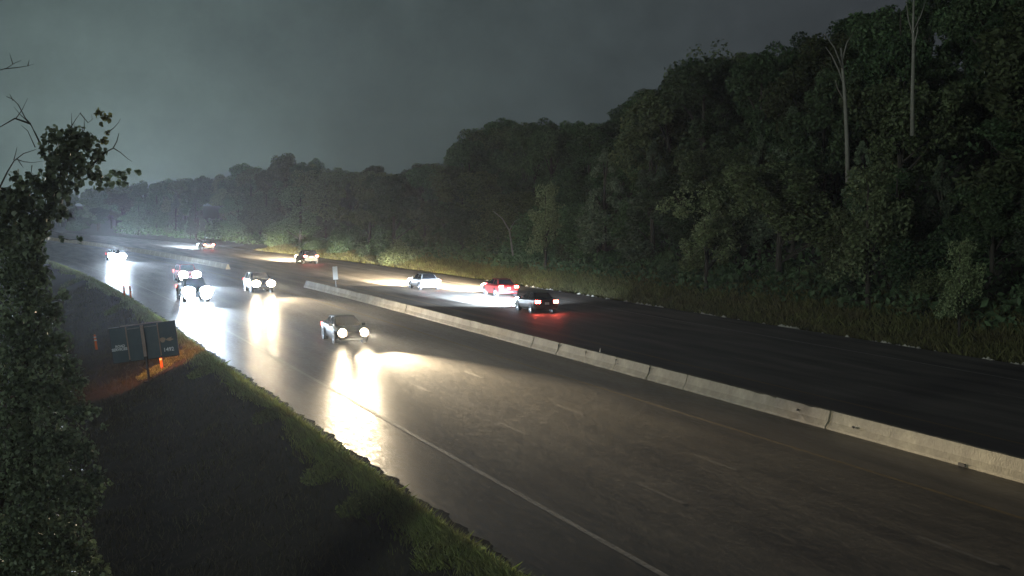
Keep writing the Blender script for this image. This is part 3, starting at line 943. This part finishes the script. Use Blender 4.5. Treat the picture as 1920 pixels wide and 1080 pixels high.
# low shrubs in the lit band beyond the ditch
for k in range(34):
    yy = 60 + k * 5.2 + random.uniform(-2, 2); X = random.uniform(55.0, 57.5) if yy < 185 else random.uniform(52.2, 54.2)
    zg = terrain(X, yy); p = P(X, yy, zg)
    plant('low_shrub', ('bush', k % 3), (p.x, p.y, zg - .1), random.uniform(1.5, 3.0), 'low bush at the edge of the grass band below the hillside wood', 'shrub', 'low bushes above the far grass band', wide=1.3)


def marked(name, key, u, v_top, v_base, X, label, cat, ph, wide=1.0):
    """a tree the photo singles out: at lateral offset X, seen in column u, its top at v_top"""
    best = None
    for k in range(400, 4000):
        yy = k / 10.0
        zg = terrain(X, yy); p = P(X, yy, zg)
        if abs(pixel(p)[0] - u) < 4: best = (yy, zg, p, pixel(p)[2]); break
    if not best: return
    yy, zg, p, w = best
    top = at(u, v_top, w).z
    plant(name, key, (p.x, p.y, zg - .1), max(2.5, top - zg), label, cat, None, wide, ph)


marked('pale_tree', ('pale', 1), 1320, 330, 420, 53.5, 'pale green spreading tree standing out in front of the hillside wood', 'tree', 12, 1.1)
marked('pale_tree', ('pale', 0), 1625, 285, 410, 53.5, 'slender pale green tree with upright tip low on the right hillside', 'tree', 11, 1.0)
marked('pale_tree', ('pale', 0), 1795, 432, 520, 51.8, 'small pale green tree lowest at the right edge of the hillside', 'tree', 11, 0.85)
marked('pale_tree', ('pale', 0), 1020, 330, 480, 53.5, 'slim pale tree with vine-like leaves above the red car', 'tree', 11, .8)
marked('pale_tree', ('pale', 1), 1345, 62, 270, 78, 'tall open-crowned pale tree breaking the skyline of the hillside', 'tree', 12, .9)
marked('pale_tree', ('pale', 1), 1240, 150, 300, 70, 'pale-leaved tree on the skyline left of the open-crowned one', 'tree', 12, .9)
marked('cedar_tree', ('cone', 0), 1130, 278, 440, 56, 'tall narrow grey-green cedar at the centre of the hillside wood', 'tree', 9, 1.25)
marked('cedar_tree', ('cone', 1), 1222, 265, 430, 57, 'narrow grey-green cedar just right of the tall central cedar', 'tree', 9, 1.2)
marked('cedar_tree', ('cone', 0), 1480, 200, 430, 60, 'broad pointed cedar left of the dead white trunk', 'tree', 9, 1.3)
marked('leafy_tree', ('round', 1), 735, 322, 490, 52.5, 'rounded grey-green tree at the left end of the lit grass band', 'tree', 14, 1.3)
marked('roadside_shrub', ('palebush', 0), 748, 440, 490, 51.0, 'pale green bush below the rounded tree at the left end of the grass band', 'shrub', 4, 1.3)


# dead bare trees
def bare_tree(label, u, pts_, branches, w, rad):
    root = at(*pts_[0], w)
    o = empty('dead_tree', root); tag(o, label, 'tree')
    mb = MB(); P3 = [at(a, b, w) - root for a, b in pts_]
    P3[0].z -= 0.5
    mb.tube(P3, [rad * (1 - .6 * i / (len(P3) - 1)) for i in range(len(P3))], 7); mb.build('trunk', M['dead_bark'], o, smooth=True)
    rr = random.Random(u)
    for br in branches:
        mb = MB(); q = [at(a, b, w + (i * rr.uniform(-.6, .6))) - root for i, (a, b) in enumerate(br)]
        mb.tube(q, [rad * .42 * (1 - .7 * i / (len(q) - 1)) for i in range(len(q))], 5); mb.build('branch', M['dead_bark'], o, smooth=True)
    return o


bare_tree('bare white dead tree standing tall against the right hillside wood', 1580, [(1590, 330), (1588, 262), (1584, 180), (1579, 120), (1577, 90)],
          [[(1580, 130), (1565, 90), (1545, 62)], [(1583, 160), (1572, 130), (1560, 105), (1548, 88)], [(1580, 110), (1588, 80), (1600, 60)], [(1584, 190), (1570, 165), (1566, 150)]], 102, 0.17)
bare_tree('bare pale dead tree cut by the top of the picture at the far right', 1712, [(1711, 240), (1711, 170), (1713, 90), (1712, 50), (1714, -20)],
          [[(1713, 70), (1703, 35), (1698, -10)], [(1713, 60), (1726, 30), (1738, -5)], [(1712, 95), (1720, 60), (1722, 30)]], 96, 0.15)
bare_tree('thin bare pale stem in the wood above the red car', 968, [(962, 470), (955, 432), (942, 410), (925, 396)], [[(955, 432), (965, 415), (980, 405)]], 150, 0.10)


# grass -------------------------------------------------------------
def blades(n, sampler, hmin, hmax, wd, m, name, label, seed, lean=.45):
    rnd = np.random.default_rng(seed)
    X, Y = sampler(rnd, n)
    z = np.array([terrain(a, b) for a, b in zip(X, Y)])
    offs = np.array([off(b) for b in Y])
    base = np.stack([X + offs, Y, z - .02], 1)
    h = hmin + (hmax - hmin) * rnd.random(n) ** 1.6
    ang = rnd.random(n) * 6.283
    w_ = wd * (0.6 + .8 * rnd.random(n)) * (1 + Y / 80)
    side = np.stack([np.cos(ang), np.sin(ang), np.zeros(n)], 1) * w_[:, None]
    ln = rnd.normal(0, lean, (n, 2)) * h[:, None]
    tip = base + np.stack([ln[:, 0], ln[:, 1], h], 1)
    mid = base + np.stack([ln[:, 0] * .3, ln[:, 1] * .3, h * .55], 1)
    v_ = np.stack([base - side, base + side, mid + side * .7, tip, mid - side * .7], 1).reshape(-1, 3)
    o = link(name, np_mesh(name, v_, np.arange(5 * n), 5, m))
    tag(o, label, kind='stuff')
    return o


def s_edge(rnd, n):
    Y = 24 + 230 * rnd.random(n) ** 1.9
    wdt = 0.24 + 0.16 * np.sin(Y * .31) * np.sin(Y * .13 + 1)
    X = 10.0 - np.abs(rnd.normal(0, 1, n)) * wdt
    return X, Y


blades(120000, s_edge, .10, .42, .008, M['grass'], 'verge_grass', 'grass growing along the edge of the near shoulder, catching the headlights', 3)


def s_bank(rnd, n):
    Y = 22 + 130 * rnd.random(n) ** 1.7
    X = 9.6 - 16 * rnd.random(n) ** 0.9
    return X, Y


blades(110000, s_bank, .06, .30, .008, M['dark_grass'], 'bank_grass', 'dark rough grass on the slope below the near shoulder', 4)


def s_far(rnd, n):
    Y = 50 + 200 * rnd.random(n) ** 1.2
    X = 48.8 + 7.7 * rnd.random(n)
    return X, Y


blades(90000, s_far, .2, .7, .016, M['far_grass'], 'far_verge_grass', 'tall grass band between the far ditch and the hillside wood', 5)
# undergrowth on the hillside
rnd = np.random.default_rng(9)
n = 90000
Xr = 53 + 50 * rnd.random(n) ** 1.3; Yr = 42 + 330 * rnd.random(n) ** 1.25
hz_ = 1.6 * rnd.random(n) ** 1.2
cc = np.array([(a + off(b), b, terrain(a, b) + c) for a, b, c in zip(Xr, Yr, hz_)])
v_, f_ = leaf_quads(cc, .34, rnd)
tag(link('hillside_undergrowth', np_mesh('hillside_undergrowth', v_, f_, 4, M['leaf_a'])), 'undergrowth covering the slope between the trees', kind='stuff')


# weed clumps at the near verge
def weed(label, X, y, r_, h, m, seed, n=900):
    rn = np.random.default_rng(seed)
    z = terrain(X, y); p = P(X, y, z)
    o = empty('weed_clump', p); tag(o, label, 'weeds')
    a = rn.random(n) * 6.283; q = np.sqrt(rn.random(n)) * r_
    base = np.stack([q * np.cos(a), q * np.sin(a) * 1.4, np.zeros(n) - .05], 1)
    base[:, 2] = [terrain(X + b[0], y + b[1]) - z - .03 for b in base]
    hh = h * (.4 + .6 * rn.random(n)) * (1 - .5 * (q / r_) ** 2)
    dr = np.stack([np.cos(a), np.sin(a)], 1) * (hh * .5 * (q / r_))[:, None] + rn.normal(0, .06, (n, 2))
    tip = base + np.concatenate([dr, hh[:, None]], 1)
    b2 = rn.random(n) * 6.283
    sd_ = np.stack([np.cos(b2), np.sin(b2), np.zeros(n)], 1) * .012
    mid = base * .45 + tip * .55
    v__ = np.stack([base - sd_, base + sd_, mid + sd_, tip, mid - sd_], 1).reshape(-1, 3)
    link('blades', np_mesh('blades', v__, np.arange(5 * n), 5, m), o)
    k_ = n // 2
    v__, f__ = leaf_quads(base[:k_] * .3 + tip[:k_] * .7 + rn.normal(0, .04, (k_, 3)), .07, rn)
    link('leaves', np_mesh('leaves', v__, f__, 4, m), o)


for (lb, X, y, r_, h) in (
        ('leafy green weed clump on the verge halfway down the near edge', 9.45, 55.0, .55, .5),
        ('weed clump with pale seed heads where the verge nears the picture bottom', 9.35, 43.5, .8, .5),
        ('bright green broad weed clump spilling down the slope, lower verge', 9.3, 38.5, .75, .55),
        ('weed clump at the very bottom edge of the picture beside the shoulder', 9.5, 32.0, .7, .45),
        ('bright green tuft just right of the message sign', 8.9, 79.5, .8, .55),
        ('second bright tuft below and right of the message sign, by the shoulder', 9.3, 71.5, .8, .45),
        ('green tuft at the foot of the two orange posts', 9.0, 118.0, 1.2, .6),
        ('small tuft on the bend of the verge at the far left', 8.6, 160.0, 1.4, .6),
        ('low weeds lit orange at the foot of the message sign', 7.6, 79.0, .9, .35)):
    weed(lb, X, y, r_, h, M['grass'], int(y * 10))


# ------------------------------------------------------------------ near tree at the left
def heart_leaves(centres, size, rnd):
    """six-sided broad leaves hanging at random angles"""
    n = len(centres)
    nrm = rnd.normal(size=(n, 3)); nrm /= np.linalg.norm(nrm, axis=1)[:, None]
    a = rnd.normal(size=(n, 3)) * .6 + np.array([0, 0, -1.0]); a -= (a * nrm).sum(1)[:, None] * nrm
    a /= np.linalg.norm(a, axis=1)[:, None] + 1e-9; b = np.cross(nrm, a)
    s_ = (size * (.6 + .7 * rnd.random(n)))[:, None]
    shp = [(-.45, 0), (-.38, .38), (.05, .5), (.62, 0), (.05, -.5), (-.38, -.38)]
    v_ = np.stack([centres + a * s_ * x + b * s_ * y for x, y in shp], 1)
    return v_.reshape(-1, 3), np.arange(6 * n)


def px_clumps(clumps, n, rnd):
    """clumps: (u, v, distance, radius in px)"""
    wts = np.array([c[3] ** 2 for c in clumps], float); wts /= wts.sum()
    k = rnd.choice(len(clumps), n, p=wts)
    out = np.zeros((n, 3))
    for i in range(n):
        u, v__, w, r_ = clumps[k[i]]
        d = rnd.normal(size=3); d *= (rnd.random() ** .62) / np.linalg.norm(d)
        m_ = r_ * w / FOC
        q = at(u, v__, w)
        out[i] = (q.x + d[0] * m_, q.y + d[1] * m_ * 2.2, q.z + d[2] * m_)
    return out


rnd = np.random.default_rng(77)
base = Vector((-0.6, 31.0, terrain(-0.6, 31.0)))
nt_ = empty('near_tree', base)
tag(nt_, 'near broadleaf tree with bare dead twigs at the left edge of the picture', 'tree')


def put(name, verts, faces, per, m, parent, root):
    verts = np.asarray(verts) - np.array(root)
    return link(name, np_mesh(name, verts, faces, per, m), parent)


cl = [(100, 262, 29, 28), (140, 258, 29, 26), (120, 290, 29, 40), (165, 270, 29, 24), (185, 292, 29, 18), (150, 315, 29, 34), (105, 320, 29, 30),
      (178, 330, 29, 16), (80, 285, 29, 10), (30, 332, 29, 13), (52, 330, 29, 10), (80, 345, 29, 28), (130, 345, 29, 24),
      (40, 365, 29, 40), (100, 375, 29, 34), (20, 400, 29, 50), (75, 410, 29, 38), (120, 400, 29, 14)]
pts = px_clumps(cl, 2300, rnd)
v_, f_ = heart_leaves(pts, .10, rnd); put('crown', v_, f_, 6, M['leaf_n'], nt_, base)
cl = [(200, 335, 28, 9), (215, 325, 28, 9), (232, 330, 28, 10), (240, 320, 28, 6), (258, 324, 28, 5), (205, 345, 28, 8), (238, 345, 28, 9), (225, 345, 28, 8), (185, 350, 28, 9), (150, 450, 28, 8), (115, 448, 28, 6)]
v_, f_ = heart_leaves(px_clumps(cl, 130, rnd), .085, rnd); tag(put('leaf_spray', v_, f_, 6, M['leaf_n'], nt_, base), kind='stuff')
cl = [(185, 212, 29, 9), (198, 222, 29, 9), (190, 234, 29, 6), (208, 218, 29, 5), (196, 265, 29, 8), (200, 250, 29, 6)]
v_, f_ = heart_leaves(px_clumps(cl, 120, rnd), .07, rnd); tag(put('leaf_tuft', v_, f_, 6, M['leaf_y'], nt_, base), 'yellowing leaf tuft at the top of the tree', kind='stuff')
mb = MB()
mb.tube([Vector((0, 0, -.5)), Vector((.1, .1, 3)), at(50, 700, 31) - base, at(60, 500, 30.5) - base, at(100, 380, 29) - base, at(120, 300, 29) - base, at(135, 262, 29) - base],
        [.17, .15, .12, .09, .06, .03, .01], 8)
mb.build('trunk', M['bark'], nt_, smooth=True)
TW = [[(110, 380), (95, 320), (78, 275), (66, 250), (57, 232), (48, 222), (34, 196), (24, 186), (12, 181)],
      [(57, 232), (40, 226), (28, 222), (14, 230), (0, 238), (-20, 246)], [(30, 222), (42, 205), (52, 184)], [(24, 188), (18, 176)],
      [(58, 233), (38, 215), (26, 200)], [(66, 276), (52, 245), (40, 235)],
      [(-15, 380), (0, 350), (14, 322), (26, 302), (44, 288), (68, 280)], [(30, 298), (44, 303), (62, 305), (80, 302)], [(26, 300), (30, 285), (32, 275)],
      [(34, 300), (44, 315)], [(172, 310), (185, 297), (200, 284), (212, 278), (219, 265), (223, 250)], [(213, 278), (226, 286), (240, 298), (248, 303)],
      [(200, 250), (213, 240), (222, 230), (226, 222)], [(132, 240), (142, 224), (152, 210)], [(158, 245), (158, 218)], [(135, 240), (134, 212)],
      [(150, 212), (165, 230), (173, 224), (172, 214)], [(-10, 134), (12, 128), (28, 118), (40, 113)], [(8, 129), (30, 127), (50, 124), (64, 120)], [(24, 120), (18, 100)], [(52, 124), (55, 112)],
      [(190, 350), (188, 338), (192, 325)], [(110, 445), (130, 450), (150, 448)], [(60, 310), (58, 330)]]
for i, br in enumerate(TW):
    q = [at(a, b, 29 + .25 * math.sin(i + j * 1.3)) - base for j, (a, b) in enumerate(br)]
    r0 = .022 if len(br) > 5 else .011
    mb = MB(); mb.tube(q, [r0 * (1 - .75 * j / (len(q) - 1)) for j in range(len(q))], 5)
    mb.build('twig' if i else 'limb', M['bark'], nt_, smooth=True)

# lower, denser tree in front of it
base2 = Vector((0.4, 29.5, terrain(0.4, 29.5)))
lt_ = empty('leafy_tree', base2)
tag(lt_, 'dense dark leafy tree filling the left edge below the bare twigs', 'tree')
cl = [(118, 640, 29.5, 20), (150, 715, 29.5, 18), (178, 770, 29.5, 12), (195, 800, 29.5, 8), (120, 555, 29.5, 13), (170, 940, 29.5, 26), (10, 450, 30, 55), (60, 470, 29, 32), (70, 430, 29, 30), (45, 490, 29, 40), (80, 520, 29, 22), (30, 520, 30, 55), (70, 560, 30, 40), (100, 590, 30, 24), (30, 620, 30, 70), (90, 650, 30, 45), (130, 690, 30, 28),
      (40, 720, 30, 75), (110, 740, 30, 50), (150, 770, 30, 26), (50, 820, 30, 80), (125, 840, 30, 50), (165, 850, 30, 22), (180, 895, 30, 24), (60, 920, 30, 85),
      (140, 920, 30, 45), (50, 1020, 30, 90), (130, 1010, 30, 50), (165, 1040, 30, 26), (185, 1075, 30, 26), (70, 1100, 30, 90), (150, 1110, 30, 50)]
pts = px_clumps(cl, 22000, rnd)
v_, f_ = heart_leaves(pts, .078, rnd); put('crown', v_, f_, 6, M['leaf_n'], lt_, base2)
cl = [(205, 905, 28.5, 7), (192, 915, 28.5, 8), (172, 1020, 28.5, 9), (180, 1050, 28.5, 8), (200, 1068, 28.5, 8), (64, 655, 28.5, 9), (95, 655, 28.5, 7), (45, 560, 28.5, 8)]
v_, f_ = heart_leaves(px_clumps(cl, 150, rnd), .06, rnd); put('pale_sprays', v_, f_, 6, M['leaf_l'], lt_, base2)
mb = MB()
mb.tube([Vector((0, 0, -.5)), at(60, 1060, 30.2) - base2, at(55, 900, 30.2) - base2, at(50, 700, 30.2) - base2, at(40, 520, 30.2) - base2], [.13, .11, .08, .05, .015], 8)
for (a, b) in (((55, 950), (150, 880)), ((52, 850), (140, 760)), ((50, 750), (120, 670)), ((48, 650), (95, 590)), ((50, 800), (5, 700)), ((58, 1000), (170, 1040))):
    mb.tube([at(*a, 30.2) - base2, at((a[0] + b[0]) / 2, (a[1] + b[1]) / 2 - 8, 30.1) - base2, at(*b, 30) - base2], [.035, .02, .006], 5)
mb.build('trunk', M['bark'], lt_, smooth=True)

# ------------------------------------------------------------------ night haze
hm = bpy.data.materials.new('haze_air'); hm.use_nodes = True
nt = hm.node_tree; nt.nodes.clear()
ho = nt.nodes.new('ShaderNodeOutputMaterial'); pv = nt.nodes.new('ShaderNodeVolumePrincipled')
pv.inputs['Color'].default_value = (0.86, 0.92, 1.0, 1)
pv.inputs['Density'].default_value = 0.00015
pv.inputs['Anisotropy'].default_value = 0.7
nt.links.new(pv.outputs[0], ho.inputs['Volume'])
mb = MB(); mb.box((0, 0, 0), (1, 1, 1))
hz = mb.build('haze', hm)
zlo, zhi = -4.2, 75.0
hz.scale = (1500, 1400, zhi - zlo); hz.location = (0, 480, (zhi + zlo) / 2)
tag(hz, 'thin night haze over the road', kind='stuff')
